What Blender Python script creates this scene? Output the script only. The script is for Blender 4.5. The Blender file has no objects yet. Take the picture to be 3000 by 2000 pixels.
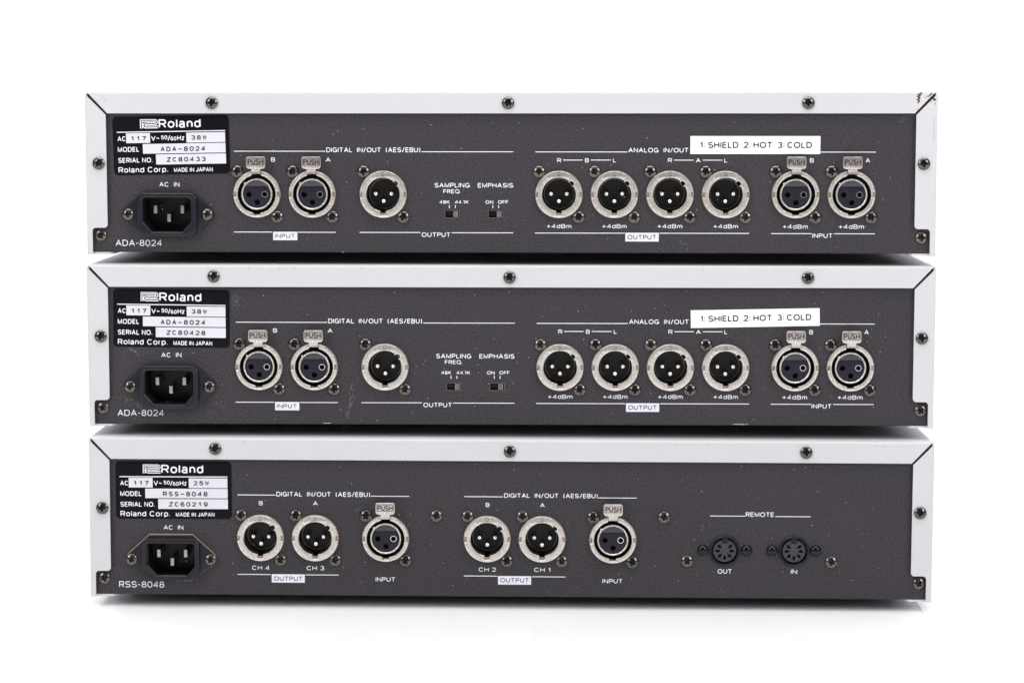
import bpy, bmesh, math, random
from math import sin, cos, pi, radians
from mathutils import Matrix, Vector
from mathutils.geometry import delaunay_2d_cdt

S = bpy.context.scene
C = S.collection
rnd = random.Random(11)

# ------------------------------------------------------------------ camera, light, exposure
cam_d = bpy.data.cameras.new('camera')
cam_d.sensor_fit = 'HORIZONTAL'; cam_d.sensor_width = 36.0
cam_d.lens = 36.0 * 6877.4 / 3000.0
cam_d.clip_start = 0.01; cam_d.clip_end = 50
cam = bpy.data.objects.new('camera', cam_d); C.objects.link(cam)
R_, U_, F_ = Vector((0.9997171, 0.02355192, 0.00332193)), Vector((-0.00577976, 0.10507183, 0.99444784)), Vector((-0.02307211, 0.99418571, -0.10517823))
m = Matrix((R_, U_, -F_)).transposed().to_4x4()
m.translation = Vector((0.02969087, -1.18897633, 0.26238084))
cam.matrix_world = m
S.camera = cam

world = bpy.data.worlds.new('World'); S.world = world; world.use_nodes = True
wn = world.node_tree; wn.nodes.clear()
def wnode(t): return wn.nodes.new(t)
o_ = wnode('ShaderNodeOutputWorld'); bg = wnode('ShaderNodeBackground'); tc = wnode('ShaderNodeTexCoord')
sx = wnode('ShaderNodeSeparateXYZ'); mr = wnode('ShaderNodeMapRange'); mx = wnode('ShaderNodeMix'); mx.data_type = 'RGBA'
wn.links.new(tc.outputs['Generated'], sx.inputs[0]); wn.links.new(sx.outputs['Y'], mr.inputs['Value'])
mr.inputs['From Min'].default_value = -0.08; mr.inputs['From Max'].default_value = 0.45
mx.inputs['A'].default_value = (0.18, 0.18, 0.19, 1)     # dim studio behind the camera
mx.inputs['B'].default_value = (1.3, 1.29, 1.32, 1)     # lit white sweep behind the stack
wn.links.new(mr.outputs['Result'], mx.inputs['Factor']); wn.links.new(mx.outputs['Result'], bg.inputs['Color'])
bg.inputs['Strength'].default_value = 1.0
wn.links.new(bg.outputs[0], o_.inputs[0])

def area(name, loc, target, sxy, power, col=(1, 1, 1)):
    d = bpy.data.lights.new(name, 'AREA'); d.shape = 'RECTANGLE'; d.size, d.size_y = sxy; d.energy = power; d.color = col
    o = bpy.data.objects.new(name, d); C.objects.link(o); o.location = loc
    o.rotation_euler = (Vector(target) - Vector(loc)).to_track_quat('-Z', 'Y').to_euler()
    return o
area('left_softbox', (-1.4, -1.2, 1.05), (0, 0, 0.10), (0.7, 1.0), 14.5, (1.0, 0.985, 0.97))
area('right_softbox', (1.45, -1.2, 1.05), (0, 0, 0.10), (0.7, 1.0), 15.0, (0.985, 0.985, 1.0))
area('top_softbox', (0, -0.45, 1.8), (0, -0.3, 0.0), (2.0, 1.0), 32.0)

S.view_settings.view_transform = 'Standard'; S.view_settings.look = 'None'
S.view_settings.exposure = 0.0; S.view_settings.gamma = 1.0; S.view_settings.use_curve_mapping = False

# ------------------------------------------------------------------ materials
def mat(name, col, rough=0.5, metal=0.0, spec=0.5, bump=None, vary=None, coat=0.0):
    """bump = (scale, strength, distance); vary = list of (scale, amount, detail)"""
    M = bpy.data.materials.new(name); M.use_nodes = True
    nt = M.node_tree; b = nt.nodes['Principled BSDF']
    b.inputs['Base Color'].default_value = (*col, 1); b.inputs['Roughness'].default_value = rough
    b.inputs['Metallic'].default_value = metal; b.inputs['Specular IOR Level'].default_value = spec
    b.inputs['Coat Weight'].default_value = coat
    t = nt.nodes.new('ShaderNodeTexCoord')
    if bump:
        n = nt.nodes.new('ShaderNodeTexNoise'); n.inputs['Scale'].default_value = bump[0]; n.inputs['Detail'].default_value = 3
        bp = nt.nodes.new('ShaderNodeBump'); bp.inputs['Strength'].default_value = bump[1]; bp.inputs['Distance'].default_value = bump[2]
        nt.links.new(t.outputs['Object'], n.inputs['Vector']); nt.links.new(n.outputs['Fac'], bp.inputs['Height'])
        nt.links.new(bp.outputs['Normal'], b.inputs['Normal'])
    if vary:
        prev = None
        for sc, amt, det in vary:
            n = nt.nodes.new('ShaderNodeTexNoise'); n.inputs['Scale'].default_value = sc; n.inputs['Detail'].default_value = det
            nt.links.new(t.outputs['Object'], n.inputs['Vector'])
            r = nt.nodes.new('ShaderNodeMapRange'); r.inputs['From Min'].default_value = 0.3; r.inputs['From Max'].default_value = 0.7
            r.inputs['To Min'].default_value = 1 - amt; r.inputs['To Max'].default_value = 1 + amt
            nt.links.new(n.outputs['Fac'], r.inputs['Value'])
            if prev is None: prev = r.outputs['Result']
            else:
                mu = nt.nodes.new('ShaderNodeMath'); mu.operation = 'MULTIPLY'
                nt.links.new(prev, mu.inputs[0]); nt.links.new(r.outputs['Result'], mu.inputs[1]); prev = mu.outputs[0]
        v = nt.nodes.new('ShaderNodeVectorMath'); v.operation = 'SCALE'; v.inputs[0].default_value = col
        nt.links.new(prev, v.inputs['Scale']); nt.links.new(v.outputs[0], b.inputs['Base Color'])
    return M

WHITE = mat('white_paint', (0.59, 0.585, 0.6), 0.5, spec=0.35, bump=(2600, 0.25, 0.0001), vary=[(9, 0.02, 3), (1500, 0.02, 1)])
PANEL = mat('textured_grey_paint', (0.031, 0.026, 0.0325), 0.5, spec=0.4, bump=(2000, 1.0, 0.0004), vary=[(1500, 0.8, 2), (14, 0.07, 4)])
NICKEL = mat('satin_nickel', (0.72, 0.675, 0.635), 0.32, metal=1.0, bump=(1400, 0.7, 0.0003), vary=[(1400, 0.3, 2)])
TAB = mat('worn_nickel', (0.64, 0.585, 0.55), 0.3, metal=1.0, bump=(1200, 0.5, 0.0002), vary=[(1300, 0.25, 2)])
DIN_FACE = mat('grey_plastic', (0.045, 0.042, 0.048), 0.5, spec=0.4, bump=(1600, 0.5, 0.0002), vary=[(1500, 0.3, 2)])
NICKEL_IN = mat('dark_nickel', (0.20, 0.17, 0.145), 0.42, metal=1.0, vary=[(300, 0.2, 2)])  # darker, browner nickel for the socket sleeves and small rims
BRIGHT = mat('polished_metal', (0.86, 0.84, 0.80), 0.18, metal=1.0)
TAN = mat('brass_tinted_metal', (0.42, 0.33, 0.27), 0.45, metal=0.8, vary=[(900, 0.2, 2)])
BLADE = mat('dull_tin', (0.42, 0.41, 0.40), 0.3, metal=1.0)
LAND = mat('frosted_plastic_toplit_tint', (0.060, 0.056, 0.066), 0.6, spec=0.4, bump=(1600, 0.5, 0.0001), vary=[(1500, 0.3, 2)])  # frosted land; base colour lightened to paint in top light on its slope
SCREW = mat('black_nickel', (0.11, 0.104, 0.098), 0.14, metal=1.0, vary=[(900, 0.25, 2)])
ZINC = mat('grey_zinc', (0.13, 0.12, 0.105), 0.2, metal=1.0, vary=[(900, 0.25, 2)])
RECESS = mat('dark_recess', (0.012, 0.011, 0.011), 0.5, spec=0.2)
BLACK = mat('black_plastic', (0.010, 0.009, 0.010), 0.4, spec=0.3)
SLATE = mat('blue_black_plastic', (0.019, 0.018, 0.027), 0.4, spec=0.2, bump=(1600, 0.3, 0.0001), vary=[(700, 0.15, 2)])
SLATE_DULL = mat('worn_black_plastic', (0.011, 0.0105, 0.016), 0.3, spec=0.35, bump=(1500, 0.25, 0.0001), vary=[(260, 0.2, 4)])
GLOSSY = mat('glossy_black', (0.003, 0.003, 0.005), 0.06, spec=0.35)
RUBBER = mat('black_rubber', (0.018, 0.018, 0.018), 0.75, spec=0.3, vary=[(200, 0.3, 3)])
PLATE = mat('black_foil', (0.006, 0.0045, 0.007), 0.4, spec=0.1, vary=[(300, 0.2, 3)])
INK = mat('white_ink', (0.88, 0.89, 0.91), 0.5, spec=0.3)
INKBOX = mat('pale_grey_ink', (0.74, 0.75, 0.82), 0.5, spec=0.3, vary=[(500, 0.04, 2)])
INKDARK = mat('dark_ink', (0.012, 0.011, 0.015), 0.5, spec=0.3)
FIELD = mat('silver_white_field', (0.68, 0.68, 0.725), 0.45, spec=0.4, vary=[(60, 0.03, 4)])
PAPER = mat('white_paper', (0.93, 0.93, 0.93), 0.6, spec=0.3)
RUST = mat('rusty_bare_steel', (0.15, 0.05, 0.035), 0.7, spec=0.3, vary=[(1200, 0.7, 3)])
SCUFF = mat('pale_scuff', (0.30, 0.29, 0.31), 0.6, spec=0.3)
CHIPW = mat('bare_bright_metal', (0.85, 0.85, 0.86), 0.5, spec=0.5)
FLOOR = mat('white_acrylic', (0.95, 0.95, 0.965), 0.05, spec=0.12)
_b = FLOOR.node_tree.nodes['Principled BSDF']                       # milky acrylic: light bleeds a little way under things standing on it
_b.inputs['Subsurface Weight'].default_value = 1.0; _b.inputs['Subsurface Radius'].default_value = (1.0, 1.0, 1.08); _b.inputs['Subsurface Scale'].default_value = 0.013
TRAY = mat('grey_steel_tray', (0.05, 0.045, 0.05), 0.55, spec=0.3)

# ------------------------------------------------------------------ mesh helpers (everything below in millimetres)
class MB:
    def __init__(s, *mats): s.v = []; s.f = []; s.mi = []; s.mats = list(mats)
    def add(s, vs, fs, mi=0):
        o = len(s.v); s.v += [tuple(v) for v in vs]; s.f += [[i + o for i in f] for f in fs]; s.mi += [mi] * len(fs)
    def box(s, x0, x1, y0, y1, z0, z1, mi=0):
        s.add([(x, y, z) for x in (x0, x1) for y in (y0, y1) for z in (z0, z1)],
              [(0, 1, 3, 2), (4, 6, 7, 5), (0, 4, 5, 1), (2, 3, 7, 6), (0, 2, 6, 4), (1, 5, 7, 3)], mi)
    def lathe(s, prof, cx=0, cz=0, mi=0, n=48):
        """profile of (r, y) turned about the y axis through (cx, cz)"""
        vs = []; fs = []; rows = []
        for r, y in prof:
            if r < 1e-6: rows.append([len(vs)]); vs.append((cx, y, cz))
            else:
                rows.append(list(range(len(vs), len(vs) + n)))
                vs += [(cx + r * cos(2 * pi * k / n), y, cz + r * sin(2 * pi * k / n)) for k in range(n)]
        for a, b in zip(rows, rows[1:]):
            for k in range(n):
                j = (k + 1) % n
                q = [a[k % len(a)], a[j % len(a)], b[j % len(b)], b[k % len(b)]]
                q = [x for i, x in enumerate(q) if x not in q[:i]]
                if len(q) > 2: fs.append(q)
        s.add(vs, fs, mi)
    def plate(s, loops, y0, y1, bevel=0.0, mi=0, res=2):
        """flat plate between y0 (front) and y1, outline loops[0] and holes loops[1:], in (x, z)"""
        cu = bpy.data.curves.new('tmp', 'CURVE'); cu.dimensions = '2D'; cu.fill_mode = 'BOTH'
        for lp in loops:
            sp = cu.splines.new('POLY'); sp.points.add(len(lp) - 1); sp.use_cyclic_u = True
            for p, q in zip(sp.points, lp): p.co = (q[0], q[1], 0, 1)
        h = (y1 - y0) / 2
        cu.extrude = max(h - bevel, 0.0)
        if bevel: cu.bevel_depth = bevel; cu.bevel_resolution = res; cu.offset = -bevel
        o = bpy.data.objects.new('tmp', cu); C.objects.link(o)
        me = bpy.data.meshes.new_from_object(o.evaluated_get(bpy.context.evaluated_depsgraph_get()))
        bpy.data.objects.remove(o); bpy.data.curves.remove(cu)
        bm = bmesh.new(); bm.from_mesh(me); bpy.data.meshes.remove(me)
        bmesh.ops.remove_doubles(bm, verts=bm.verts, dist=1e-4)
        bm.verts.index_update(); ym = (y0 + y1) / 2
        s.add([(v.co.x, ym - v.co.z, v.co.y) for v in bm.verts], [[v.index for v in f.verts] for f in bm.faces], mi)
        bm.free()
    def poly(s, pts, y, mi=0): s.add([(x, y, z) for x, z in pts], [list(range(len(pts)))], mi)
    def rect(s, x0, x1, z0, z1, y, mi=0): s.poly([(x0, z0), (x1, z0), (x1, z1), (x0, z1)], y, mi)
    def mesh(s, name, smooth=20, weld=1e-4, recalc=True):
        me = bpy.data.meshes.new(name)
        bm = bmesh.new()
        vs = [bm.verts.new([c * 0.001 for c in v]) for v in s.v]
        for f, mi in zip(s.f, s.mi):
            try: fc = bm.faces.new([vs[i] for i in f]); fc.material_index = mi; fc.smooth = True
            except ValueError: pass
        if recalc: bmesh.ops.recalc_face_normals(bm, faces=bm.faces)
        bm.to_mesh(me); bm.free()
        for M in s.mats: me.materials.append(M)
        me.set_sharp_from_angle(angle=radians(smooth))
        return me

def link(name, me, parent=None, loc=(0, 0, 0), rot=0.0):
    """loc in millimetres; rot turns the object in the plane of the panel"""
    o = bpy.data.objects.new(name, me); C.objects.link(o)
    o.location = [c * 0.001 for c in loc]; o.rotation_euler = (0, rot, 0)
    if parent: o.parent = parent
    return o

def inside(p, lp):
    c = False; x, y = p
    for (x0, y0), (x1, y1) in zip(lp, lp[1:] + lp[:1]):
        if (y0 > y) != (y1 > y) and x < (x1 - x0) * (y - y0) / (y1 - y0) + x0: c = not c
    return c
def sheet_with_holes(mb, outer, holes, y0, y1, mi=0):
    vs = []; es = []
    for lp in [outer] + holes:
        o = len(vs); vs += [Vector(p) for p in lp]; es += [(o + i, o + (i + 1) % len(lp)) for i in range(len(lp))]
    v, e, f, *_ = delaunay_2d_cdt(vs, es, [], 0, 1e-5)
    keep = [list(t) for t in f if not any(inside(tuple(sum((v[i] for i in t), Vector((0, 0))) / len(t)), h) for h in holes)]
    mb.add([(p.x, y0, p.y) for p in v], keep, mi)
    mb.add([(p.x, y1, p.y) for p in v], keep, mi)
    for h in holes: mb.add([(x, y, z) for x, z in h for y in (y0, y1)], [(2 * i, 2 * i + 1, (2 * i + 3) % (2 * len(h)), (2 * i + 2) % (2 * len(h))) for i in range(len(h))], mi)

def circ(r, cx=0, cz=0, n=64, a0=0, a1=360):
    k = n if a1 - a0 >= 360 else n + 1
    return [(cx + r * cos(radians(a0 + (a1 - a0) * i / n)), cz + r * sin(radians(a0 + (a1 - a0) * i / n))) for i in range(k)]
def rrect(x0, x1, z0, z1, r, n=8):
    if not isinstance(r, (tuple, list)): r = (r,) * 4          # bl, br, tr, tl
    p = []
    for (cx, cz, a), q in zip(((x0, z0, 180), (x1, z0, 270), (x1, z1, 0), (x0, z1, 90)), r):
        ox = cx + q * (1 if cx == x0 else -1); oz = cz + q * (1 if cz == z0 else -1)
        p += circ(q, ox, oz, n, a, a + 90) if q > 0 else [(cx, cz)]
    return p
def hull(pts):
    pts = sorted(set((round(a, 4), round(b, 4)) for a, b in pts)); H = []
    for seq in (pts, pts[::-1]):
        h = []
        for p in seq:
            while len(h) > 1 and (h[-1][0] - h[-2][0]) * (p[1] - h[-2][1]) - (h[-1][1] - h[-2][1]) * (p[0] - h[-2][0]) <= 0: h.pop()
            h.append(p)
        H += h[:-1]
    return H

# ------------------------------------------------------------------ drawn lettering
def A(cx, cy, rx, ry, a0, a1, e=2.25):
    n = max(4, int(abs(a1 - a0) / 15)); o = []
    for i in range(n + 1):
        a = radians(a0 + (a1 - a0) * i / n); c, q = cos(a), sin(a)
        k = 2 / e
        o.append((cx + rx * math.copysign(abs(c) ** k, c), cy + ry * math.copysign(abs(q) ** k, q)))
    return o
P_ = [(0, 0), (0, 1), (.62, 1)] + A(.62, .73, .38, .27, 90, -90) + [(0, .46)]
ROUND = A(.5, .5, .5, .5, 0, 360)
GL = {
 'A': (1.02, [[(0, 0), (.5, 1), (1, 0)], [(.2, .32), (.8, .32)]]),
 'B': (.82, [[(0, 0), (0, 1), (.62, 1)] + A(.62, .765, .33, .235, 90, -90) + [(0, .53)], [(.6, .53)] + A(.66, .265, .34, .265, 90, -90) + [(0, 0)]]),
 'C': (.98, [A(.5, .5, .5, .5, 42, 318)]),
 'D': (.95, [[(0, 0), (0, 1), (.5, 1)] + A(.5, .5, .5, .5, 90, -90) + [(0, 0)]]),
 'E': (.74, [[(1, 1), (0, 1), (0, 0), (1, 0)], [(0, .52), (.92, .52)]]),
 'F': (.70, [[(1, 1), (0, 1), (0, 0)], [(0, .5), (.9, .5)]]),
 'G': (1.03, [A(.5, .5, .5, .5, 42, 345), [(.55, .44), (1, .44), (1, 0)]]),
 'H': (.90, [[(0, 0), (0, 1)], [(1, 0), (1, 1)], [(0, .52), (1, .52)]]),
 'I': (0.0, [[(.5, 0), (.5, 1)]]),
 'J': (.62, [[(1, 1), (1, .3)] + A(.5, .3, .5, .3, 0, -170)]),
 'K': (.86, [[(0, 0), (0, 1)], [(1, 1), (0, .38)], [(.3, .58), (1, 0)]]),
 'L': (.66, [[(0, 1), (0, 0), (1, 0)]]),
 'M': (1.08, [[(0, 0), (0, 1), (.5, .06), (1, 1), (1, 0)]]),
 'N': (.92, [[(0, 0), (0, 1), (1, 0), (1, 1)]]),
 'O': (1.14, [ROUND]), '0': (.82, [ROUND]),
 'P': (.80, [P_]), 'Q': (1.14, [ROUND, [(.6, .26), (1.04, -.04)]]), 'R': (.86, [P_, [(.55, .46), (1, 0)]]),
 'S': (.88, [A(.5, .745, .46, .255, 22, 270) + A(.5, .25, .5, .25, 90, -158)[1:]]),
 'T': (.88, [[(0, 1), (1, 1)], [(.5, 1), (.5, 0)]]),
 'U': (.90, [[(0, 1)] + A(.5, .38, .5, .38, 180, 360) + [(1, 1)]]),
 'V': (.98, [[(0, 1), (.5, 0), (1, 1)]]), 'W': (1.25, [[(0, 1), (.25, 0), (.5, 1), (.75, 0), (1, 1)]]),
 'Z': (.8, [[(0, 1), (1, 1), (0, 0), (1, 0)]]), 'z': (.5, [[(0, .72), (1, .72), (0, 0), (1, 0)]]),
 '1': (.36, [[(0, .74), (.8, 1), (.8, 0)]]),
 '2': (.78, [A(.5, .71, .48, .29, 168, -32) + [(0, 0), (1, 0)]]),
 '3': (.78, [A(.5, .75, .43, .25, 155, -90), A(.5, .26, .5, .26, 90, -155)]),
 '4': (.84, [[(.76, 0), (.76, 1), (0, .27), (1, .27)]]),
 '5': (.78, [[(.92, 1), (.14, 1), (.06, .48)] + A(.5, .33, .5, .33, 135, -155)]),
 '6': (.8, [A(.5, .32, .5, .32, 0, 360), A(.62, .42, .62, .58, 70, 180)]),
 '7': (.76, [[(0, 1), (1, 1), (.36, 0)]]),
 '8': (.8, [A(.5, .76, .42, .24, 0, 360), A(.5, .26, .5, .26, 0, 360)]),
 '9': (.8, [A(.5, .68, .5, .32, 0, 360), A(.38, .58, .62, .58, -110, 0)]),
 'o': (.74, [A(.5, .37, .5, .37, 0, 360)]), 'l': (0, [[(.5, 0), (.5, 1)]]),
 'a': (.66, [A(.47, .52, .44, .22, 160, 0) + [(.91, .0), (1.06, 0)], A(.44, .19, .46, .2, 0, 360)]),
 'n': (.62, [[(0, 0), (0, .74)], [(0, .36)] + A(.5, .42, .5, .32, 180, 0) + [(1, 0)]]),
 'd': (.70, [[(1, 1), (1, 0)], A(.5, .37, .5, .37, 0, 360)]),
 'r': (.34, [[(0, 0), (0, .74)], [(0, .36)] + A(.7, .4, .7, .33, 180, 90)]),
 'p': (.70, [[(0, .74), (0, -.27)], A(.5, .37, .5, .37, 0, 360)]),
 'm': (1.05, [[(0, 0), (0, .74)], [(0, .36)] + A(.25, .45, .25, .29, 180, 0) + [(.5, 0)], [(.5, .36)] + A(.75, .45, .25, .29, 180, 0) + [(1, 0)]]),
 '+': (.78, [[(0, .46), (1, .46)], [(.5, .06), (.5, .86)]]), '-': (.40, [[(0, .44), (1, .44)]]),
 '/': (.55, [[(0, -.06), (1, 1.06)]]), '(': (.22, [A(1.2, .45, 1.2, .68, 125, 235, 2)]), ')': (.22, [A(-.2, .45, 1.2, .68, 55, -55, 2)]),
 '.': (0, [[(.5, 0), (.5, .1)]]), ':': (0, [[(.5, .1), (.5, .24)], [(.5, .6), (.5, .74)]]),
 '~': (.55, [[(0, .38), (.12, .5), (.3, .53), (.5, .46), (.7, .39), (.88, .42), (1, .54)]]),
}
def ribbon(mb, pts, t, y, mi):
    q = [pts[0]]
    for p in pts[1:]:
        if math.dist(p, q[-1]) > 0.01: q.append(p)
    closed = math.dist(q[0], q[-1]) < 0.02 and len(q) > 3
    if closed: q = q[:-1]
    n = len(q)
    if n < 2: return
    L = []; Rr = []
    for i in range(n):
        a = q[i - 1] if (i or closed) else None; b = q[(i + 1) % n] if (i < n - 1 or closed) else None
        d0 = Vector((q[i][0] - a[0], q[i][1] - a[1])).normalized() if a else None
        d1 = Vector((b[0] - q[i][0], b[1] - q[i][1])).normalized() if b else None
        d0 = d0 or d1; d1 = d1 or d0
        n0 = Vector((-d0.y, d0.x)); n1 = Vector((-d1.y, d1.x)); mm = (n0 + n1)
        if mm.length < 1e-3: mm = n0
        mm.normalize(); k = min(1 / max(mm.dot(n0), .3), 2.2) * t / 2
        L.append((q[i][0] + mm.x * k, q[i][1] + mm.y * k)); Rr.append((q[i][0] - mm.x * k, q[i][1] - mm.y * k))
    vs = [(x, y, z) for x, z in L] + [(x, y, z) for x, z in Rr]
    fs = [(i, n + i, n + (i + 1) % n, (i + 1) % n) for i in range(n if closed else n - 1)]
    mb.add(vs, fs, mi)
def write(mb, text, x0, x1, zb, h, y, mi=0, wt=0.135, mono=False, sq=1.0):
    """draw text between x0 and x1 on base line zb with cap height h"""
    t = wt * h; y_ = y
    if mono:
        n = len(text); cw = (x1 - x0) / (n - 1 + .72) if n > 1 else x1 - x0
        lay = [(c, x0 + i * cw, .72 * cw) for i, c in enumerate(text)]
    else:
        gap, sp = (.22, .58) if wt < .17 else (.13, .34)
        nat = 0; fixed = 0
        for i, c in enumerate(text):
            if c == ' ': nat += sp
            else: nat += GL[c][0] * sq + (gap if i < len(text) - 1 else 0); fixed += t
        s = (x1 - x0 - fixed) / nat; lay = []; x = x0
        for c in text:
            if c == ' ': x += sp * s; continue
            w = GL[c][0] * sq * s + t; lay.append((c, x, w)); x += w + gap * s
    for c, x, w in lay:
        if c == ' ' or c not in GL: continue
        iw = w - t
        if mono and c in '1': x += .12 * w; iw *= .6
        for k, st in enumerate(GL[c][1]):
            ribbon(mb, [(x + t / 2 + p[0] * iw, zb + t / 2 + p[1] * (h - t)) for p in st], t, y_ - 0.004 * k, mi)

# ------------------------------------------------------------------ measured layout of the two kinds of panel (millimetres)
TEXT_A = [
    ('AC  IN', -177.82, -167.49, 39.39, 2.34),
    ('ADA-8024', -200.69, -176.98, 9.24, 3.12),
    ('DIGITAL  IN/OUT  (AES/EBU)', -92.43, -44.79, 56.91, 2.4),
    ('B', -120.61, -118.56, 52.11, 2.12),
    ('A', -92.82, -90.29, 52.08, 2.12),
    ('SAMPLING', -37.6, -19.77, 39.15, 2.33),
    ('FREQ.', -33.18, -24.28, 36.19, 2.02),
    ('EMPHASIS', -15.62, 2.25, 39.13, 2.29),
    ('48K', -35.03, -30.01, 30.98, 1.69),
    ('44.1K', -27.27, -20.38, 30.99, 1.69),
    ('ON', -11.74, -7.85, 30.98, 1.73),
    ('OFF', -5.43, -0.24, 30.99, 1.73),
    ('OUTPUT', -44.18, -29.62, 14.14, 2.25),
    ('ANALOG  IN/OUT', 60.39, 90.62, 56.89, 2.3),
    ('R', 24.43, 26.5, 51.88, 2.06),
    ('B', 38.56, 40.45, 51.89, 2.06),
    ('L', 52.67, 54.22, 51.9, 2.06),
    ('R', 80.35, 82.41, 51.87, 2.11),
    ('A', 94.35, 96.75, 51.88, 2.11),
    ('L', 108.67, 110.18, 51.89, 2.11),
    ('+4dBm', 19.24, 31.75, 18.63, 2.06),
    ('+4dBm', 47.26, 59.72, 18.65, 2.09),
    ('+4dBm', 75.23, 87.81, 18.68, 2.11),
    ('+4dBm', 103.42, 115.85, 18.68, 2.12),
    ('B', 151.65, 153.54, 51.81, 2.23),
    ('A', 179.51, 181.73, 51.83, 2.22),
    ('+4dBm', 138.36, 151.01, 18.57, 2.15),
    ('+4dBm', 166.42, 179.17, 18.57, 2.17),
    ('INPUT', 153.35, 163.47, 13.99, 2.24),
]
DARK_A = [
    ('INPUT', -118.98, -108.84, 13.44, 2.09),
    ('OUTPUT', 60.17, 74.66, 13.05, 2.32),
]
BOX_A = [
    (-119.98, -107.6, 12.32, 16.6),
    (59.05, 75.95, 12.01, 16.44),
]
LINE_A = [
    (-139.55, -92.97, 57.4),
    (-44.11, 2.36, 57.18),
    (-140.05, -120.51, 16.44),
    (-107.26, -87.93, 16.36),
    (-75.78, -44.81, 16.36),
    (-29.02, 2.25, 16.27),
    (13.55, 59.82, 57.13),
    (156.74, 184.67, 57.13),
    (27.45, 37.31, 53.04),
    (41.49, 51.54, 53.05),
    (83.45, 93.19, 53.04),
    (97.84, 107.65, 53.05),
    (13.26, 58.7, 16.19),
    (76.3, 121.57, 16.2),
    (132.57, 153.01, 16.13),
    (164.24, 184.72, 16.1),
]
TICK_A = [
    (-30.084083300996923, 28.777769121241803, 30.264889167819675),
    (-27.06949208744547, 28.782185493038284, 30.26917106219416),
    (-8.058896036940833, 28.740903804583404, 30.296173517425274),
    (-5.117473253485671, 28.7452190885828, 30.300351484113676),
]
TEXT_B = [
    ('AC  IN', -177.19, -167.18, 39.87, 2.21),
    ('RSS-8048', -200.5, -177.31, 9.68, 3.21),
    ('DIGITAL  IN/OUT  (AES/EBU)', -119.3, -71.44, 57.4, 2.38),
    ('B', -128.24, -126.32, 52.75, 2.12),
    ('A', -100.6, -98.15, 52.81, 2.15),
    ('CH 4', -132.03, -123.1, 19.24, 2.2),
    ('CH 3', -104.02, -95.09, 19.26, 2.2),
    ('INPUT', -68.64, -58.63, 13.64, 2.22),
    ('DIGITAL  IN/OUT  (AES/EBU)', -3.0, 44.64, 57.48, 2.25),
    ('B', -12.38, -10.47, 52.62, 2.12),
    ('A', 15.38, 17.73, 52.63, 2.12),
    ('CH 2', -15.87, -7.07, 19.16, 2.13),
    ('CH 1', 12.48, 20.85, 19.19, 2.13),
    ('INPUT', 47.4, 57.69, 13.58, 2.13),
    ('REMOTE', 120.09, 134.49, 48.43, 2.34),
    ('OUT', 106.15, 113.37, 18.96, 2.34),
    ('IN', 143.45, 146.65, 19.04, 2.3),
]
DARK_B = [
    ('OUTPUT', -120.86, -106.16, 13.73, 2.2),
    ('OUTPUT', -4.87, 9.8, 13.63, 2.27),
]
BOX_B = [
    (-122.01, -105.01, 12.73, 17.07),
    (-6.01, 10.93, 12.49, 16.93),
]
LINE_B = [
    (-139.22, -119.78, 58.04),
    (-71.01, -51.44, 57.81),
    (-139.59, -122.46, 16.86),
    (-104.49, -87.61, 16.83),
    (-23.36, -3.6, 57.9),
    (45.01, 64.6, 57.67),
    (-23.48, -6.36, 16.86),
    (11.45, 28.47, 16.67),
    (101.9, 119.77, 48.72),
    (135.15, 153.08, 48.64),
]
FEMALE_A = [(-127.9, 35.75), (-99.75, 35.72), (144.63, 35.83), (172.65, 35.83)]
MALE_A = [(-63.62, 35.7), (25.41, 35.75), (53.43, 35.78), (81.44, 35.8), (109.47, 35.8)]
FEMALE_B = [(-63.44, 36.09), (52.51, 36.05)]
MALE_B = [(-127.51, 36.02), (-99.45, 36.08), (-11.59, 36.2), (16.43, 36.28)]
DIN_B = [(109.59, 30.85), (144.81, 30.85)]
RIVET_B = [(98.47, 31.0), (120.7, 31.05), (133.65, 31.02), (155.87, 31.05)]
SCREW_B = [(-37.59, 47.78), (78.58, 47.83), (90.47, 25.25), (163.95, 25.23)]
SWITCH_A = [(-28.67, 25.70), (-6.63, 25.70)]

W2, TOP, BOT = 215.0, 87.54, 5.1           # half width, top and bottom of the cover above the feet
DEPTH = 300.0

# ------------------------------------------------------------------ the setting
def struct(name, mb):
    o = link(name, mb.mesh(name)); o['kind'] = 'structure'; return o
fl = MB(FLOOR); fl.add([(-9000, -3000, 0), (9000, -3000, 0), (9000, 14000, 0), (-9000, 14000, 0)], [(0, 1, 2, 3)])
struct('floor', fl)

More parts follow.
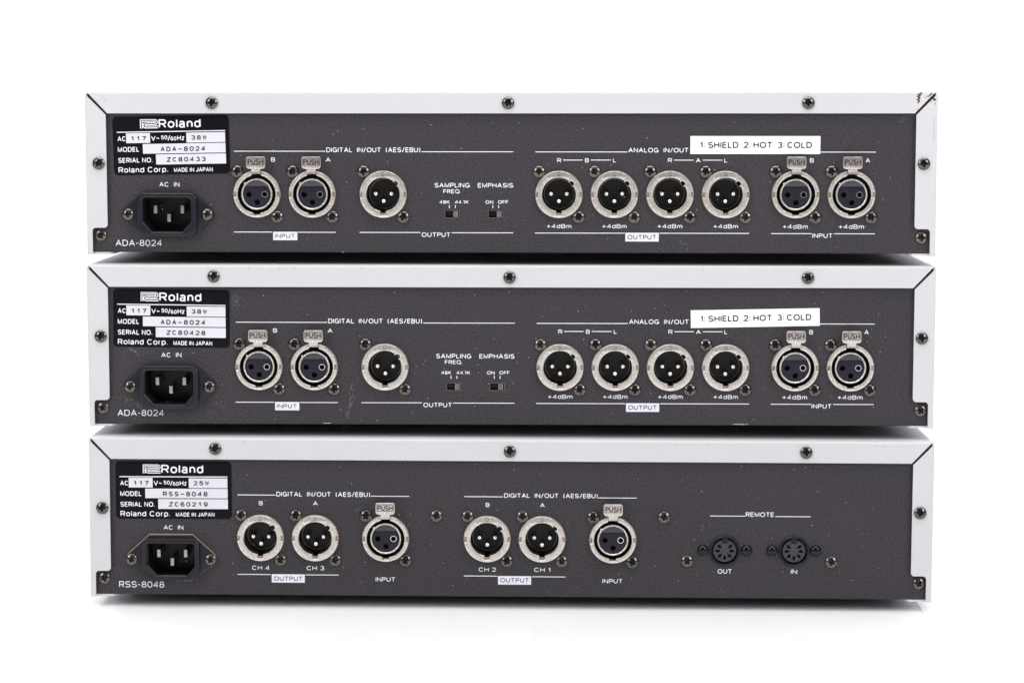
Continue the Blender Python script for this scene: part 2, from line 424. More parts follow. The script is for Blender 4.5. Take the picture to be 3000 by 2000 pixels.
# ------------------------------------------------------------------ shared small meshes
def screw_mesh(name, M, R=3.1, H=1.75):
    mb = MB(M, RECESS); n, rings = 72, 16
    def hgt(x, z):
        r = math.hypot(x, z); dome = H * (1 - 0.62 * (r / R) ** 2.3)
        arm = max(min(abs(x), abs(z)) - 0.34, 0); ln = max(abs(x), abs(z))
        k = max(0, 1 - arm / 0.22) * max(0, min(1, (1.75 - ln) / 0.35))
        c = max(0, min(1, (0.95 - r) / 0.3))
        return dome - 0.95 * max(k, c), max(k, c)
    vs = [(0, -hgt(0, 0)[0], 0)]; deep = [1]
    for i in range(1, rings + 1):
        r = R * i / rings
        for k in range(n):
            a = 2 * pi * k / n; x, z = r * cos(a), r * sin(a); h, d = hgt(x, z)
            vs.append((x, -h, z)); deep.append(d)
    ro = len(vs)
    vs += [(R * 1.0 * cos(2 * pi * k / n), -0.35, R * sin(2 * pi * k / n)) for k in range(n)]
    vs += [(R * .97 * cos(2 * pi * k / n), 0.3, R * .97 * sin(2 * pi * k / n)) for k in range(n)]
    f0 = [(0, 1 + k, 1 + (k + 1) % n) for k in range(n)]
    fs = list(f0)
    for i in range(rings + 1):
        a = 1 + i * n; b = a + n
        fs += [(a + k, b + k, b + (k + 1) % n, a + (k + 1) % n) for k in range(n)]
    d_ = deep + [0] * (2 * n)
    mb.v = vs; mb.f = [list(f) for f in fs]; mb.mi = [1 if sum(d_[i] for i in f) / len(f) > .8 else 0 for f in fs]
    return mb.mesh(name, 60)
SCREW_ME = screw_mesh('screw', SCREW)
ZINC_ME = screw_mesh('screw', ZINC, 3.0, 1.6)
def screw(parent, x, z, y=0.0, me=None, sc=1.0):
    o = link('screw', me or SCREW_ME, parent, (x, y, z), rnd.uniform(0, pi))
    o.scale = (sc, sc, sc); return o

def ring_loop(R, notch=1.35, half=1.35):
    """outer rim with a notch at three and nine o'clock"""
    a = math.degrees(math.asin(half / R)); r = R - notch
    p = circ(R, 0, 0, 40, a, 180 - a) + [(-r, half), (-r, -half)] + circ(R, 0, 0, 40, 180 + a, 360 - a) + [(r, -half), (r, half)]
    return p
def male_inner(R, slot=1.4, deep=10.4, key=True):
    a = math.degrees(math.asin(slot / R)); p = []
    seg = circ(R, 0, 0, 20, -90 + a, 26)
    p += seg
    if key:
        for q in circ(1.25, R * .98 * cos(radians(41)), R * .98 * sin(radians(41)), 14, -75, 155): p.append(q)
        p += circ(R, 0, 0, 40, 56, 270 - a)
    else: p += circ(R, 0, 0, 50, 27, 270 - a)
    p += [(-slot, -deep), (slot, -deep)]
    return p
def female_ring(R, r, notch=1.35, half=1.35, top=2.4, slot=1.75, deep=10.55):
    """C shape, open at twelve o'clock for the latch, stepped slot at six o'clock"""
    a = math.degrees(math.asin(half / R)); t0 = math.degrees(math.asin(top / R)); t1 = math.degrees(math.asin(top / r))
    s = math.degrees(math.asin(slot / r)); rn = R - notch
    p = circ(R, 0, 0, 26, 90 + t0, 180 - a)
    p += [(-rn, half), (-rn, -half)] + circ(R, 0, 0, 40, 180 + a, 360 - a) + [(rn, -half), (rn, half)] + circ(R, 0, 0, 26, a, 90 - t0)
    inner = circ(r, 0, 0, 50, 90 + t1, 270 - s) + [(-slot, -deep), (slot, -deep)] + circ(r, 0, 0, 50, 270 + s, 450 - t1)
    return p + inner[::-1]

# male three-pin socket
mb = MB(NICKEL, TAN, NICKEL_IN, BLACK)
mb.plate([ring_loop(11.85), male_inner(8.5)], -2.2, -0.1, 0.34)
mb.lathe([(9.4, -0.7), (12.0, -0.7), (12.05, -0.6), (12.05, 0.1)], mi=1)
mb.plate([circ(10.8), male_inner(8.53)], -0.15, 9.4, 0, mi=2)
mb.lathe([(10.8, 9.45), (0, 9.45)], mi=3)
mb.lathe([(.62, -2.215), (.86, -2.23), (.86, -2.19)], 0, 10.15, 2, 20)
MALE_ME = mb.mesh('output_socket', 20)
mb = MB(BLACK, NICKEL_IN)
mb.lathe([(0, 8.2), (7.3, 8.2), (7.45, 8.3)], mi=0)
mb.lathe([(7.45, 8.3), (7.5, 8.0), (7.75, 7.95), (7.8, 9.3)], mi=1)
MALE_IN_ME = mb.mesh('socket_insert')
mb = MB(BRIGHT, RECESS)
prof = [(1.25, 8.2), (1.25, 1.9)] + [(1.25 * cos(radians(a)), 1.9 - 1.15 * sin(radians(a))) for a in (15, 30, 45, 60, 75)] + [(0, .75)]
mb.lathe(prof, n=24)
PIN_ME = mb.mesh('pin', 50)
# female three-hole socket
mb = MB(NICKEL, TAN, NICKEL_IN, BLACK)
mb.plate([female_ring(11.85, 9.65)], -2.2, -0.1, 0.34)
mb.lathe([(10.2, -0.7), (12.0, -0.7), (12.05, -0.6), (12.05, 0.1)], mi=1)
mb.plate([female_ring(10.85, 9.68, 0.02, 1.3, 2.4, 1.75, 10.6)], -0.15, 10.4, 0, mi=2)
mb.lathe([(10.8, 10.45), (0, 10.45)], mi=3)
FEMALE_ME = mb.mesh('input_socket', 20)
HOLES = [(-4.0, -.15), (4.0, -.1), (.15, -4.1)]
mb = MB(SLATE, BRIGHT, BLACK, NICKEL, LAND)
mb.lathe([(7.05, 0.4), (7.15, -1.35), (7.35, -1.5), (7.75, -1.5), (7.95, -1.3), (7.95, 10.3)], mi=3)
mb.plate([circ(7.08)] + [circ(1.4, x, z, 24) for x, z in HOLES], -0.75, 4.5)
mb.lathe([(7.05, 4.6), (0, 4.6)], mi=2)
mb.lathe([(1.28, -0.5), (1.3, -0.95), (1.58, -0.95), (1.62, -0.7)], *HOLES[1], mi=1, n=28)
for x, z in HOLES[:1] + HOLES[2:]: mb.lathe([(1.38, -0.6), (1.4, -.86), (1.75, -.84), (1.8, -0.7)], x, z, 0, 28)
for x, z in [(0, .0), (-4.0, -4.1), (4.2, -4.1), (-4.0, 2.9), (4.1, 2.9)]: mb.lathe([(.72, -.74), (.78, -.82), (.95, -.82), (1.0, -.74)], x, z, 0, 20)
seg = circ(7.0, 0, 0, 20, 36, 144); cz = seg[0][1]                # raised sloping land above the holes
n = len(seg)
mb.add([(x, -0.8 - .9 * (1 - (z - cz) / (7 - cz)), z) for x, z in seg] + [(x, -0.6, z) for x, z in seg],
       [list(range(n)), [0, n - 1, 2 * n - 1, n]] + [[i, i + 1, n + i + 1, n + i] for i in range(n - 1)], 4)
mb.box(-6.4, -5.6, -1.45, 0, 4.4, 6.0, 3)
FEMALE_IN_ME = mb.mesh('socket_insert', 20)
# push latch above a female socket; its origin is the socket centre
mb = MB(TAB, RECESS)
z0, z1 = 12.9, 19.0
tab = [(-2.35, 11.4), (2.35, 11.4), (2.35, 12.6)] + [(2.35 + .3, z0)] + circ(1.6, 4.9 - 1.6, z0 + 1.6, 6, 270, 360) + circ(1.0, 4.9 - 1.0, z1 - 1.0, 6, 0, 90) + circ(1.0, -4.9 + 1.0, z1 - 1.0, 6, 90, 180) + circ(1.6, -4.9 + 1.6, z0 + 1.6, 6, 180, 270) + [(-2.65, z0), (-2.35, 12.6)]
mb.plate([tab], -4.6, -3.6, 0.28)
mb.box(-2.3, 2.3, -4.0, 3.0, 10.5, 11.45)
for a, b, c, d in ((-4.3, 4.3, 14.75, 15.0), (-4.3, 4.3, 17.75, 17.95), (-4.35, -4.12, 14.75, 17.95), (4.12, 4.35, 14.75, 17.95)): mb.box(a, b, -4.68, -4.5, c, d, 1)
write(mb, 'PUSH', -3.85, 3.85, 15.15, 2.4, -4.66, 1, 0.19)
TAB_ME = mb.mesh('push_tab', 20)

def output_socket(unit, x, z):
    o = link('output_socket', MALE_ME, unit, (x, 0, z))
    link('socket_insert', MALE_IN_ME, o)
    for px, pz in ((-4.05, .2), (4.05, .2), (0, -3.5)): link('pin', PIN_ME, o, (px, 0, pz))
    screw(o, -10.05, 11.4, 0, ZINC_ME if rnd.random() < .35 else SCREW_ME); screw(o, 10.05, -11.55, 0, ZINC_ME if rnd.random() < .35 else SCREW_ME)
def input_socket(unit, x, z):
    o = link('input_socket', FEMALE_ME, unit, (x, 0, z))
    link('socket_insert', FEMALE_IN_ME, o); link('push_tab', TAB_ME, o)
    screw(o, -10.05, 11.4); screw(o, 10.05, -11.55)

# mains inlet, origin midway between its two screws
def opening(e=0.0):
    return rrect(-12.2 - e, 12.2 + e, -8.5 - e, 8.4 + e, (0, 0, 1.6, 1.6))
def chamfered():
    return [(-7.7, -8.6), (7.9, -8.6), (12.2, -3.4)] + circ(1.6, 10.6, 6.8, 6, 0, 90) + circ(1.6, -10.6, 6.8, 6, 90, 180) + [(-12.2, -3.4)]
def inlet_mesh(kind):
    mb = MB(SLATE_DULL, BLACK, TAN)
    body = rrect(-15.1, 15.1, -11.4, 11.1, (4.2, 4.2, 3.6, 3.6))
    if kind == 'A':
        mb.plate([hull(body + circ(4.0, -19.3, 0) + circ(4.0, 19.3, 0)), chamfered()], -1.8, -0.05, 0.5, res=3)
        mb.plate([body, chamfered()], -4.4, -1.1, 1.1, res=3)
    else:
        ears = hull([(-11, 12.6), (11, 12.6), (-10, -10.8), (10, -10.8)] + circ(4.0, -18.6, .3) + circ(4.0, 18.6, .3))
        rim = hull([(-11, 13.1), (11, 13.1), (-10, -11.0), (10, -11.0)] + circ(4.3, -18.6, .5) + circ(4.3, 18.6, .5))
        mb.plate([rim, chamfered()], -0.9, -0.05, 0.15, mi=2)
        mb.plate([ears, chamfered()], -1.9, -0.85, 0.3)
        mb.plate([rrect(-14.9, 14.9, -9.8, 11.0, (3.6, 3.6, 3.4, 3.4)), chamfered()], -3.6, -1.7, 0.8, res=3)
    mb.plate([rrect(-13.6, 13.6, -9.9, 9.8, 2), chamfered()], -0.2, 15.0, mi=1)
    mb.rect(-13, 13, -9.5, 9.5, 14.9, 1)
    return mb.mesh('power_inlet', 20)
INLET = {'A': inlet_mesh('A'), 'B': inlet_mesh('B')}
mb = MB(BLADE); mb.plate([rrect(-.95, .95, -2.1, 2.1, .3, 3)], 2.2, 14.8, .25)
BLADE_ME = mb.mesh('pin', 30)
def power_inlet(unit, x, z, kind):
    o = link('power_inlet', INLET[kind], unit, (x, 0, z))
    for px, pz in ((-6.9, 2.4), (6.9, 2.4), (0, -2.0)): link('pin', BLADE_ME, o, (px, 0, pz))
    for sx_ in (-20.2, 20.2): screw(o, sx_, 0, -1.75 if kind == 'A' else -1.8, ZINC_ME, .95)

# slide switch
mb = MB(BLACK, NICKEL_IN)
mb.plate([rrect(-3.85, 3.85, -2.05, 2.05, .15, 2), rrect(-3.55, 3.55, -1.78, 1.78, .1, 2)], -0.06, 3.0, mi=1)
mb.rect(-3.7, 3.7, -1.9, 1.9, 2.9)
SWITCH_ME = mb.mesh('slide_switch')
mb = MB(BLACK, SCUFF)
mb.box(0.4, 3.35, -0.1, 2.8, -1.7, 1.7)
for k in range(4): mb.box(.75 + k * .62, 1.02 + k * .62, -0.45, -0.1, -1.5, 1.5, 1)
SLIDER_ME = mb.mesh('slider')

# round seven-pin remote socket
mb = MB(SLATE_DULL, BLACK)
mb.lathe([(6.85, 0.9), (6.85, -0.75), (7.0, -0.95), (7.45, -0.95), (7.75, -0.6), (7.85, 0)], mi=0)
mb.lathe([(6.9, 2.5), (5.3, 2.5)], mi=1)
notch = [(-1.25, 7.6), (-1.25, 5.2), (1.25, 5.2), (1.25, 7.6)]
mb.box(-1.25, 1.25, -1.02, 2.0, 4.3, 7.6, 1)
ROUND_ME = mb.mesh('round_socket')
mb = MB(DIN_FACE, BLACK)
def key(a):
    d = Vector((cos(radians(a)), sin(radians(a)))); q = Vector((-d.y, d.x)); c = d * 3.55; o = []
    for s_, w_ in ((-1.35, .33), (-.75, .36), (-.5, .72), (0, .85), (.5, .72), (.75, .36), (1.35, .33)): o.append(c + d * s_ + q * w_)
    for s_, w_ in ((1.35, .33), (.75, .36), (.5, .72), (0, .85), (-.5, .72), (-.75, .36), (-1.35, .33)): o.append(c + d * s_ - q * w_)
    return [(p.x, p.y) for p in o]
face = circ(5.75, 0, 0, 60, 90 + 12.6, 450 - 12.6) + [(1.25, 4.1), (-1.25, 4.1)]
mb.plate([face] + [key(a) for a in (-90, -90 - 44, -90 + 44, -90 - 88, -90 + 88, -90 - 129, -90 + 129)], -0.5, 1.8, .12)
mb.lathe([(5.6, 1.85), (0, 1.85)], mi=1)
ROUND_IN_ME = mb.mesh('socket_insert')
mb = MB(GLOSSY)
mb.lathe([(2.85, 0.2), (2.85, -.35)] + [(2.75 * cos(radians(a)), -.35 - 1.9 * sin(radians(a))) for a in range(0, 90, 9)] + [(0, -2.25)], n=40)
RIVET_ME = mb.mesh('rivet', 60)
mb = MB(RUBBER); mb.lathe([(0, -5.6), (12.6, -5.6), (13, -5.2), (13, -.4), (12.5, 0), (0, 0)]); me = mb.mesh('foot')
for v in me.vertices: v.co = (v.co.x, v.co.z, -v.co.y)
FOOT_ME = me
mb = MB(BLACK); mb.lathe([(0, 1.7), (1.6, 1.7), (2.5, 0.9), (2.6, 0), (0, 0)], n=28); me = mb.mesh('bottom_screw', 40)
for v in me.vertices: v.co = (v.co.x, v.co.z, -v.co.y)
UNDER_ME = me

# ------------------------------------------------------------------ sheet-metal cover, one mesh for all three units
def cover_mesh():
    mb = MB(WHITE); r = 1.2; yf = -1.9
    arc = [(yf + r - r * cos(radians(a)), -r + r * sin(radians(a))) for a in (0, 22.5, 45, 67.5, 90)]   # (y, offset from the outer edge)
    # top: flange, bend, lid
    prof = [(yf, 76.5, 203.5)] + [(y, TOP + o, 213.95 + o * .93) for y, o in arc] + [(1.6, TOP, 213.95), (DEPTH, TOP, 213.95)]
    vs = []; fs = []
    for y, z, xh in prof: vs += [(-xh, y, z), (xh, y, z)]
    for i in range(len(prof) - 1): fs.append((2 * i, 2 * i + 1, 2 * i + 3, 2 * i + 2))
    mb.add(vs, fs); top_i = len(prof) - 2
    for s in (-1, 1):
        # side: flange with a rounded cut-out for the lowest screw, bend, side wall, lip under the tray
        xf = W2 - r; zt = 18.6; q = 1.75
        pts = [(204.35, 75.75), (xf, 85.3), (xf, BOT), (212.15, BOT)] + [(212.15, zt - q)] + circ(q, 212.15 - q, zt - q, 6, 0, 90)[1:]
        pts += [(204.35 + q, zt)] + [(204.35 + q - q * sin(radians(a)), zt + q - q * cos(radians(a))) for a in (15, 30, 45, 60, 75, 90)]
        mb.add([(s * x, yf, z) for x, z in pts], [list(range(len(pts)))])
        pr = [(y, W2 + o, 86.4 + o * .92) for y, o in arc] + [(1.6, W2, 86.7), (DEPTH, W2, 86.7)]
        vs = []; fs = []
        for y, x, zt_ in pr: vs += [(s * x, y, BOT), (s * x, y, zt_)]
        for i in range(len(pr) - 1): fs.append((2 * i, 2 * i + 1, 2 * i + 3, 2 * i + 2))
        mb.add(vs, fs)
        mb.add([(s * W2, 1.6, 86.7), (s * 213.95, 1.6, TOP), (s * 213.95, DEPTH, TOP), (s * W2, DEPTH, 86.7)], [(0, 1, 2, 3)])
        mb.add([(s * W2, 0.2, BOT), (s * 203.5, 0.2, BOT), (s * 201.6, 2.2, BOT), (s * 201.6, DEPTH, BOT), (s * W2, DEPTH, BOT)], [(0, 1, 2, 3, 4)])
    me = mb.mesh('cover', 40, recalc=False)
    bm = bmesh.new(); bm.from_mesh(me); bmesh.ops.remove_doubles(bm, verts=bm.verts, dist=2e-6)
    c = Vector((0, .15, .045))
    for f in bm.faces:
        if f.normal.dot(f.calc_center_median() - c) < 0: f.normal_flip()
        f.smooth = False
    bm.to_mesh(me); bm.free()
    return me
COVER_ME = cover_mesh()

def panel_mesh(kind):
    if kind == 'A':
        holes = [circ(10.86, x, z, 48) for x, z in FEMALE_A + MALE_A] + [rrect(x - 3.87, x + 3.87, z - 2.07, z + 2.07, 0) for x, z in SWITCH_A]
        ix, iz = -173.5, 25.45
    else:
        holes = [circ(10.86, x, z, 48) for x, z in FEMALE_B + MALE_B] + [circ(7.2, x, z, 40) for x, z in DIN_B]
        ix, iz = -173.35, 24.65
    holes.append(rrect(ix - 13.7, ix + 13.7, iz - 10, iz + 9.9, 2))
    mb = MB(PANEL, TRAY)
    sheet_with_holes(mb, [(-213.2, 6.75), (213.2, 6.75), (213.2, 86.2), (-213.2, 86.2)], holes, 0, 1.5)
    bend = [(.65 - .65 * cos(radians(a)), 6.75 - .65 * sin(radians(a))) for a in range(0, 91, 15)] + [(2.0, 6.1)]
    mb.add([(x, y, z) for y, z in bend for x in (-213.2, 213.2)], [(2 * i, 2 * i + 1, 2 * i + 3, 2 * i + 2) for i in range(len(bend) - 1)])
    mb.box(-212.9, 212.9, 1.0, DEPTH - 2, 6.2, 7.2, 1)
    mb.box(-212.9, 212.9, DEPTH - 3, DEPTH - 1.5, 7.3, 86.0, 1)
    return mb.mesh('back_panel', 12), (ix, iz)
PANEL_A, INLET_A = panel_mesh('A'); PANEL_B, INLET_B = panel_mesh('B')

def lettering_meshes(kind):
    """every printed caption, rule and inverse caption patch is a mesh of its own"""
    T, D, B, L = (TEXT_A, DARK_A, BOX_A, LINE_A) if kind == 'A' else (TEXT_B, DARK_B, BOX_B, LINE_B)
    out = []
    for s, x0, x1, z, h in T:
        mb = MB(INK); write(mb, s, x0, x1, z, h, -0.03, 0, .12 if '-80' in s else (.15 if h > 1.9 else .165))
        out.append(mb.mesh('caption', recalc=False))
    for x0, x1, z in L:
        mb = MB(INK); mb.rect(x0, x1, z - .18, z + .18, -0.03); out.append(mb.mesh('rule_line', recalc=False))
    for (x0, x1, z0, z1), (s, a, b, z, h) in zip(B, D):
        mb = MB(INKBOX, INKDARK); mb.rect(x0, x1, z0, z1, -0.03); write(mb, s, a, b, z, h, -0.06, 1, .16)
        out.append(mb.mesh('caption_patch', recalc=False))
    if kind == 'A':
        for x, z0, z1 in TICK_A:
            mb = MB(INK); mb.rect(x - .17, x + .17, z0, z1, -0.03); out.append(mb.mesh('tick_mark', recalc=False))
    return out
LETTER_A, LETTER_B = lettering_meshes('A'), lettering_meshes('B')

# rating plate, 59.3 x 29.5 mm, origin at its upper left corner
PW, PH = 59.4, 29.6
mb = MB(PLATE); mb.plate([rrect(0, PW, -PH, 0, 2.2)], -0.16, 0.02, .03)
PLATE_ME = mb.mesh('rating_plate')
def plate_letters(volt, watt, model, serial):
    mb = MB(INK, FIELD, INKDARK); k = PW / 953; y = -0.2
    X = lambda v: v * k
    def txt(s, x0, x1, ztop, zbot, mi=0, wt=.15, mono=False):
        write(mb, s, X(x0), X(x1), -X(zbot), X(zbot - ztop), y - .03 * (mi == 2), mi, wt, mono)
    txt('Roland', 378, 722, 27, 97, 0, .165)
    txt('AC', 38, 106, 160, 199, 0, .165); txt('V~', 313, 380, 160, 198, 0, .165); txt('50', 395, 446, 158, 190, 0, .165); txt('/', 448, 470, 158, 200, 0, .16); txt('60', 472, 520, 168, 200, 0, .165); txt('Hz', 527, 584, 160, 199, 0, .165)
    txt('MODEL', 37, 213, 247, 287, 0, .165); txt('SERIAL NO.', 37, 319, 335, 375, 0, .165)
    txt('Roland Corp.', 37, 443, 411, 455, 0, .15); txt('MADE IN JAPAN', 492, 810, 422, 456, 0, .165)
    mb.rect(X(33), X(920), -X(130), -X(123), y)
    for a, b, c, d in ((108, 305, 136, 216), (602, 919, 138, 219), (243, 920, 225, 304), (348, 921, 311, 393)): mb.rect(X(a), X(b), -X(d), -X(c), y, 1)
    txt(volt, 145, 272, 161, 199, 2, .215, True); txt(watt, 640, 768, 161, 197, 2, .215, True)
    txt(model, 388, 755, 249, 288, 2, .215, True); txt(serial, 436, 755, 335, 373, 2, .215, True)
    # emblem: two parallel lines folded into an R
    def E(px, pz): return (X(225 + (px - 290) / (822 - 290) * 147), -X(25 + (pz - 195) / (468 - 195) * 74))
    t = X(7.0)
    def arc(cx, cz, r, a0, a1): return [(cx + r * cos(radians(a0 + (a1 - a0) * i / 10)), cz + r * sin(radians(a0 + (a1 - a0) * i / 10))) for i in range(11)]
    s1 = [(307, 468), (307, 207), (735, 207)] + arc(735, 282, 74, -90, 90) + [(450, 356), (450, 402), (822, 402)]
    s2 = [(360, 468), (360, 256), (745, 256), (745, 303), (452, 303)] + arc(460, 379, 76, 270, 90) + [(822, 455)]
    for i, s in enumerate((s1, s2)): ribbon(mb, [E(*p) for p in s], t, y - .004 * i, 0)
    return mb.mesh('lettering', recalc=False)

mb = MB(PAPER); mb.plate([[(-32.6, -4.5), (32.6, -4.5), (32.6, 4.5), (-32.6, 4.5)]], -0.14, 0.0)
STICKER_ME = mb.mesh('adhesive_label')
mb = MB(INKDARK); write(mb, '1: SHIELD  2: HOT  3: COLD', -27.7, 28.4, -1.55, 3.15, -0.17, 0, .19, False, .74)
STICKER_TXT = mb.mesh('lettering', recalc=False)

# ------------------------------------------------------------------ wear
def scuff(mb, x, z, w, h, ang, n, ln=(.5, 2.0), th=(.05, .14), y=-0.05, mi=0, seed=0):
    """n fine scratches spread over a w x h patch, running along ang"""
    r = random.Random(seed + int(x * 7 + z * 13)); ca, sa = cos(radians(ang)), sin(radians(ang))
    for _ in range(n):
        u, v = r.gauss(0, .4) * w, r.gauss(0, .4) * h
        cx, cz = x + u * ca - v * sa, z + u * sa + v * ca
        l = r.uniform(*ln) / 2; t = r.uniform(*th) / 2; a = radians(ang + r.gauss(0, 9)); dx, dz = cos(a), sin(a)
        bend = r.uniform(-.15, .15) * l
        p = [(cx - dx * l, cz - dz * l), (cx - dz * (bend + t), cz + dx * (bend + t)), (cx + dx * l, cz + dz * l), (cx - dz * (bend - t), cz + dx * (bend - t))]
        mb.poly(p, y - r.uniform(0, .02), mi)
def dust(mb, n, seed, x0=-200, x1=200, z0=8, z1=75):
    r = random.Random(seed)
    for _ in range(n):
        x, z, s = r.uniform(x0, x1), r.uniform(z0, z1), r.uniform(.06, .2)
        mb.poly([(x + s * r.uniform(.6, 1.2) * cos(a), z + s * r.uniform(.6, 1.2) * sin(a)) for a in (0, 1.3, 2.5, 3.8, 5)], -0.05 - r.uniform(0, .02), 1)
def blotch(mb, x, z, w, h, y, mi, seed, ang=0):
    r = random.Random(seed); p = []
    ca, sa = cos(radians(ang)), sin(radians(ang))
    for k in range(12):
        a = 2 * pi * k / 12; q = r.uniform(.55, 1.15); u, v = w / 2 * q * cos(a), h / 2 * q * sin(a)
        p.append((x + u * ca - v * sa, z + u * sa + v * ca))
    mb.poly(p, y, mi)

# ------------------------------------------------------------------ the three units
def unit(label, loc, yaw, roll, kind, plate, plate_args, sticker, dz, screws):
    root = bpy.data.objects.new('audio_unit', None); C.objects.link(root)
    root.location = loc; root.rotation_mode = 'XYZ'
    root.rotation_euler = (Matrix.Rotation(yaw, 3, 'Z') @ Matrix.Rotation(-roll, 3, 'Y')).to_euler()
    root['label'] = label; root['category'] = 'audio unit'; root['group'] = 'audio units stacked on the white table'
    cov = link('cover', COVER_ME, root)
    so = cov.modifiers.new('sheet', 'SOLIDIFY'); so.thickness = 0.001; so.offset = -1
    pan = link('back_panel', PANEL_A if kind == 'A' else PANEL_B, root)
    for me in (LETTER_A if kind == 'A' else LETTER_B): link(me.name.split('.')[0], me, pan, (0, 0, dz))
    px, pz, pa = plate
    pl = link('rating_plate', PLATE_ME, root, (px, -0.02, pz), -radians(pa))
    link('lettering', plate_letters(*plate_args), pl)
    power_inlet(root, *(INLET_A if kind == 'A' else INLET_B), kind)
    for x, z in (MALE_A if kind == 'A' else MALE_B): output_socket(root, x, z)
    for x, z in (FEMALE_A if kind == 'A' else FEMALE_B): input_socket(root, x, z)
    if kind == 'A':
        for x, z in SWITCH_A:
            s = link('slide_switch', SWITCH_ME, root, (x, 0, z)); link('slider', SLIDER_ME, s)
        st = link('adhesive_label', STICKER_ME, root, (sticker[0], -0.08, sticker[1]), -radians(sticker[2])); link('lettering', STICKER_TXT, st)
    else:
        for x, z in DIN_B:
            s = link('round_socket', ROUND_ME, root, (x, 0, z)); link('socket_insert', ROUND_IN_ME, s)
        for x, z in RIVET_B: link('rivet', RIVET_ME, root, (x, 0, z))
        for x, z in SCREW_B: screw(root, x, z, 0, ZINC_ME)
    for i, (x, z) in enumerate(screws): screw(root, x, z, -1.9 if i < 5 else 0.0, ZINC_ME if i >= 5 else SCREW_ME)
    for x in (-162, 164):
        for y in (50, 250): link('foot', FOOT_ME, root, (x, y, 5.6))
    for x in (-190, 190):
        for y in (14, 285): link('bottom_screw', UNDER_ME, root, (x, y, 6.2), 0).rotation_euler = (pi, 0, 0)
    return root, cov, pan

u1, cov1, pan1 = unit('dark grey audio unit with a rusty scraped corner on its white cover, topmost of three',
    (0.000314, 0.0, 0.175624), -0.012008, 0.003587, 'A', (-201.3, 74.75, 0.95), ('117', '38W', 'ADA-8024', 'ZC80433'), (124.15, 60.65, 0.0), 0.0,
    [(-150.1, 81.75), (-.23, 81.65), (150.3, 81.7), (-208.2, 51.2), (208.4, 51.3), (-208.2, 14.57), (208.1, 14.14)])
u2, cov2, pan2 = unit('dark grey audio unit with tilted white sticker and scuffed paint, between two others',
    (0.001331, -0.003046, 0.088063), 0.006343, 0.002864, 'A', (-201.9, 75.4, -0.6), ('117', '38W', 'ADA-8024', 'ZC80428'), (124.2, 61.05, 1.1), 1.0,
    [(-150.25, 81.83), (-.21, 81.53), (150.39, 81.63), (-208.21, 51.2), (208.3, 51.1), (-208.12, 14.36), (208.6, 13.94)])
u3, cov3, pan3 = unit('dark grey audio unit with two round remote sockets, lowest, resting on white table',
    (0.00153, -0.007778, 0.0), 0.005606, 0.0, 'B', (-201.6, 75.0, 0.15), ('117', '25W', 'RSS-8048', 'ZC60219'), None, 0.0,
    [(-150.05, 82.0), (-.1, 81.5), (150.06, 81.89), (-208.14, 51.2), (208.3, 51.25), (-208.0, 14.5), (208.6, 14.5)])

# worn paint on the top unit's corner and the panels
mb = MB(RUST); yy = -1.94
for i in range(11): blotch(mb, 205.2 + .22 * sin(i * 1.7) + .3 * (i < 3), 86.0 - i * .42, 2.3 - .1 * i + .3 * sin(i * 2.3), .62, yy - .004 * i, 0, 40 + i, 8)
blotch(mb, 206.2, 86.5, 2.4, .8, yy - .06, 0, 3, 15); blotch(mb, 211.2, 86.0, 3.2, 1.0, yy, 0, 4, 38); blotch(mb, 209.3, 84.9, .8, .5, yy, 0, 5, 20); blotch(mb, 208.5, 84.2, .5, .35, yy, 0, 6, 50)
blotch(mb, 210.4, 84.8, .6, .4, yy, 0, 7); blotch(mb, 205.0, 78.6, 1.5, .3, yy, 0, 9, -8)
blotch(mb, 213.1, 83.4, 1.5, 2.2, yy, 0, 10, 40); blotch(mb, 211.6, 82.4, .9, .3, yy, 0, 12, 20); blotch(mb, 213.4, 81.3, .5, 1.4, yy, 0, 13)
for i in range(9): blotch(mb, 213.2 + .3 * sin(i * 3.1), 74 - i * 1.35, .28, .8, yy, 0, 60 + i)
for i in range(14): blotch(mb, -209 + 1.6 * sin(i * 2.9) + i * .35, 85.6 - abs(3 * sin(i * 1.3)), .28, .22, yy, 0, 90 + i)
link('paint_chip', mb.mesh('paint_chip', recalc=False), cov1)
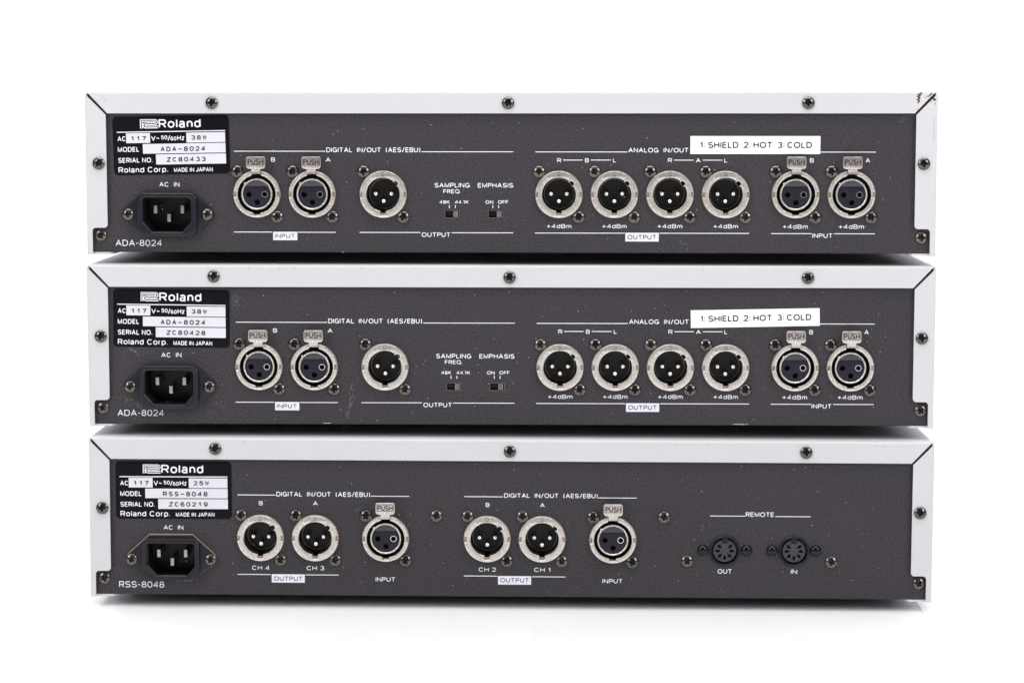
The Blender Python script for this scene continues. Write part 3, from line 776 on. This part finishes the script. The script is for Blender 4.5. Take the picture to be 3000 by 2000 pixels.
for cv, sd in ((cov2, 5), (cov3, 9)):
    mb = MB(RUST); r = random.Random(sd)
    for i in range(26): blotch(mb, r.choice((r.uniform(-205, 205), r.gauss(-120, 12), r.gauss(60, 25))), 86.2 - abs(r.gauss(0, .8)), r.uniform(.2, 1.0), r.uniform(.12, .25), yy, 0, i)
    link('paint_chip', mb.mesh('paint_chip', recalc=False), cv)
def marks(pan, fn):
    mb = MB(SCUFF, CHIPW); fn(mb); link('scuff_mark', mb.mesh('scuff_mark', recalc=False), pan)
def m1(mb):
    dust(mb, 110, 1); scuff(mb, 198.5, 74.0, 5, 2.0, 25, 26, (.3, 1.0)); scuff(mb, 88, 10.5, 3, 4, 60, 14); scuff(mb, -95, 12, 12, 3, 0, 10, (.3, .8)); blotch(mb, -84.5, 6.35, .9, .35, -.05, 1, 2)
def m2(mb):
    dust(mb, 150, 2); scuff(mb, -139, 69.3, 4.5, 3.5, 60, 50, (.3, 1.0)); scuff(mb, -81.8, 16.5, 13, 1.5, 78, 46, (.8, 3.0), (.05, .12)); scuff(mb, -191, 16.5, 12, 3.5, -25, 60, (.6, 2.2), (.05, .13))
    scuff(mb, -192, 43.5, 4, 1.2, -35, 18, (.8, 2.6)); scuff(mb, 1.0, 28.2, 1.6, .5, -50, 4, (1, 2.4)); scuff(mb, 99.5, 43.5, 2.0, .5, 60, 7, (1, 2.2)); scuff(mb, -150, 17.0, 6, 5, 10, 20, (.3, 1.2))
    for x, w in ((-94.5, 1.6), (-92.5, 1.9), (114.3, 1.3), (116, 2.4), (118.3, 2.8), (120.5, 1.2)): blotch(mb, x, 6.75, w * 1.3, .26, -.06 - .003 * (x % 3), 1, int(x * 10), rnd.uniform(-4, 4))
def m3(mb):
    dust(mb, 120, 3); scuff(mb, -142, 43, 3, 2, -30, 10, (.4, 1.4)); scuff(mb, -78, 50.5, 3, 1.4, 40, 8, (.4, 1.2)); scuff(mb, -165, 13.3, 7, .1, 0, 14, (1.2, 3.5), (.06, .14)); scuff(mb, 30, 10, 20, 4, 0, 14, (.3, .9))
for pn, fn in ((pan1, m1), (pan2, m2), (pan3, m3)): marks(pn, fn)
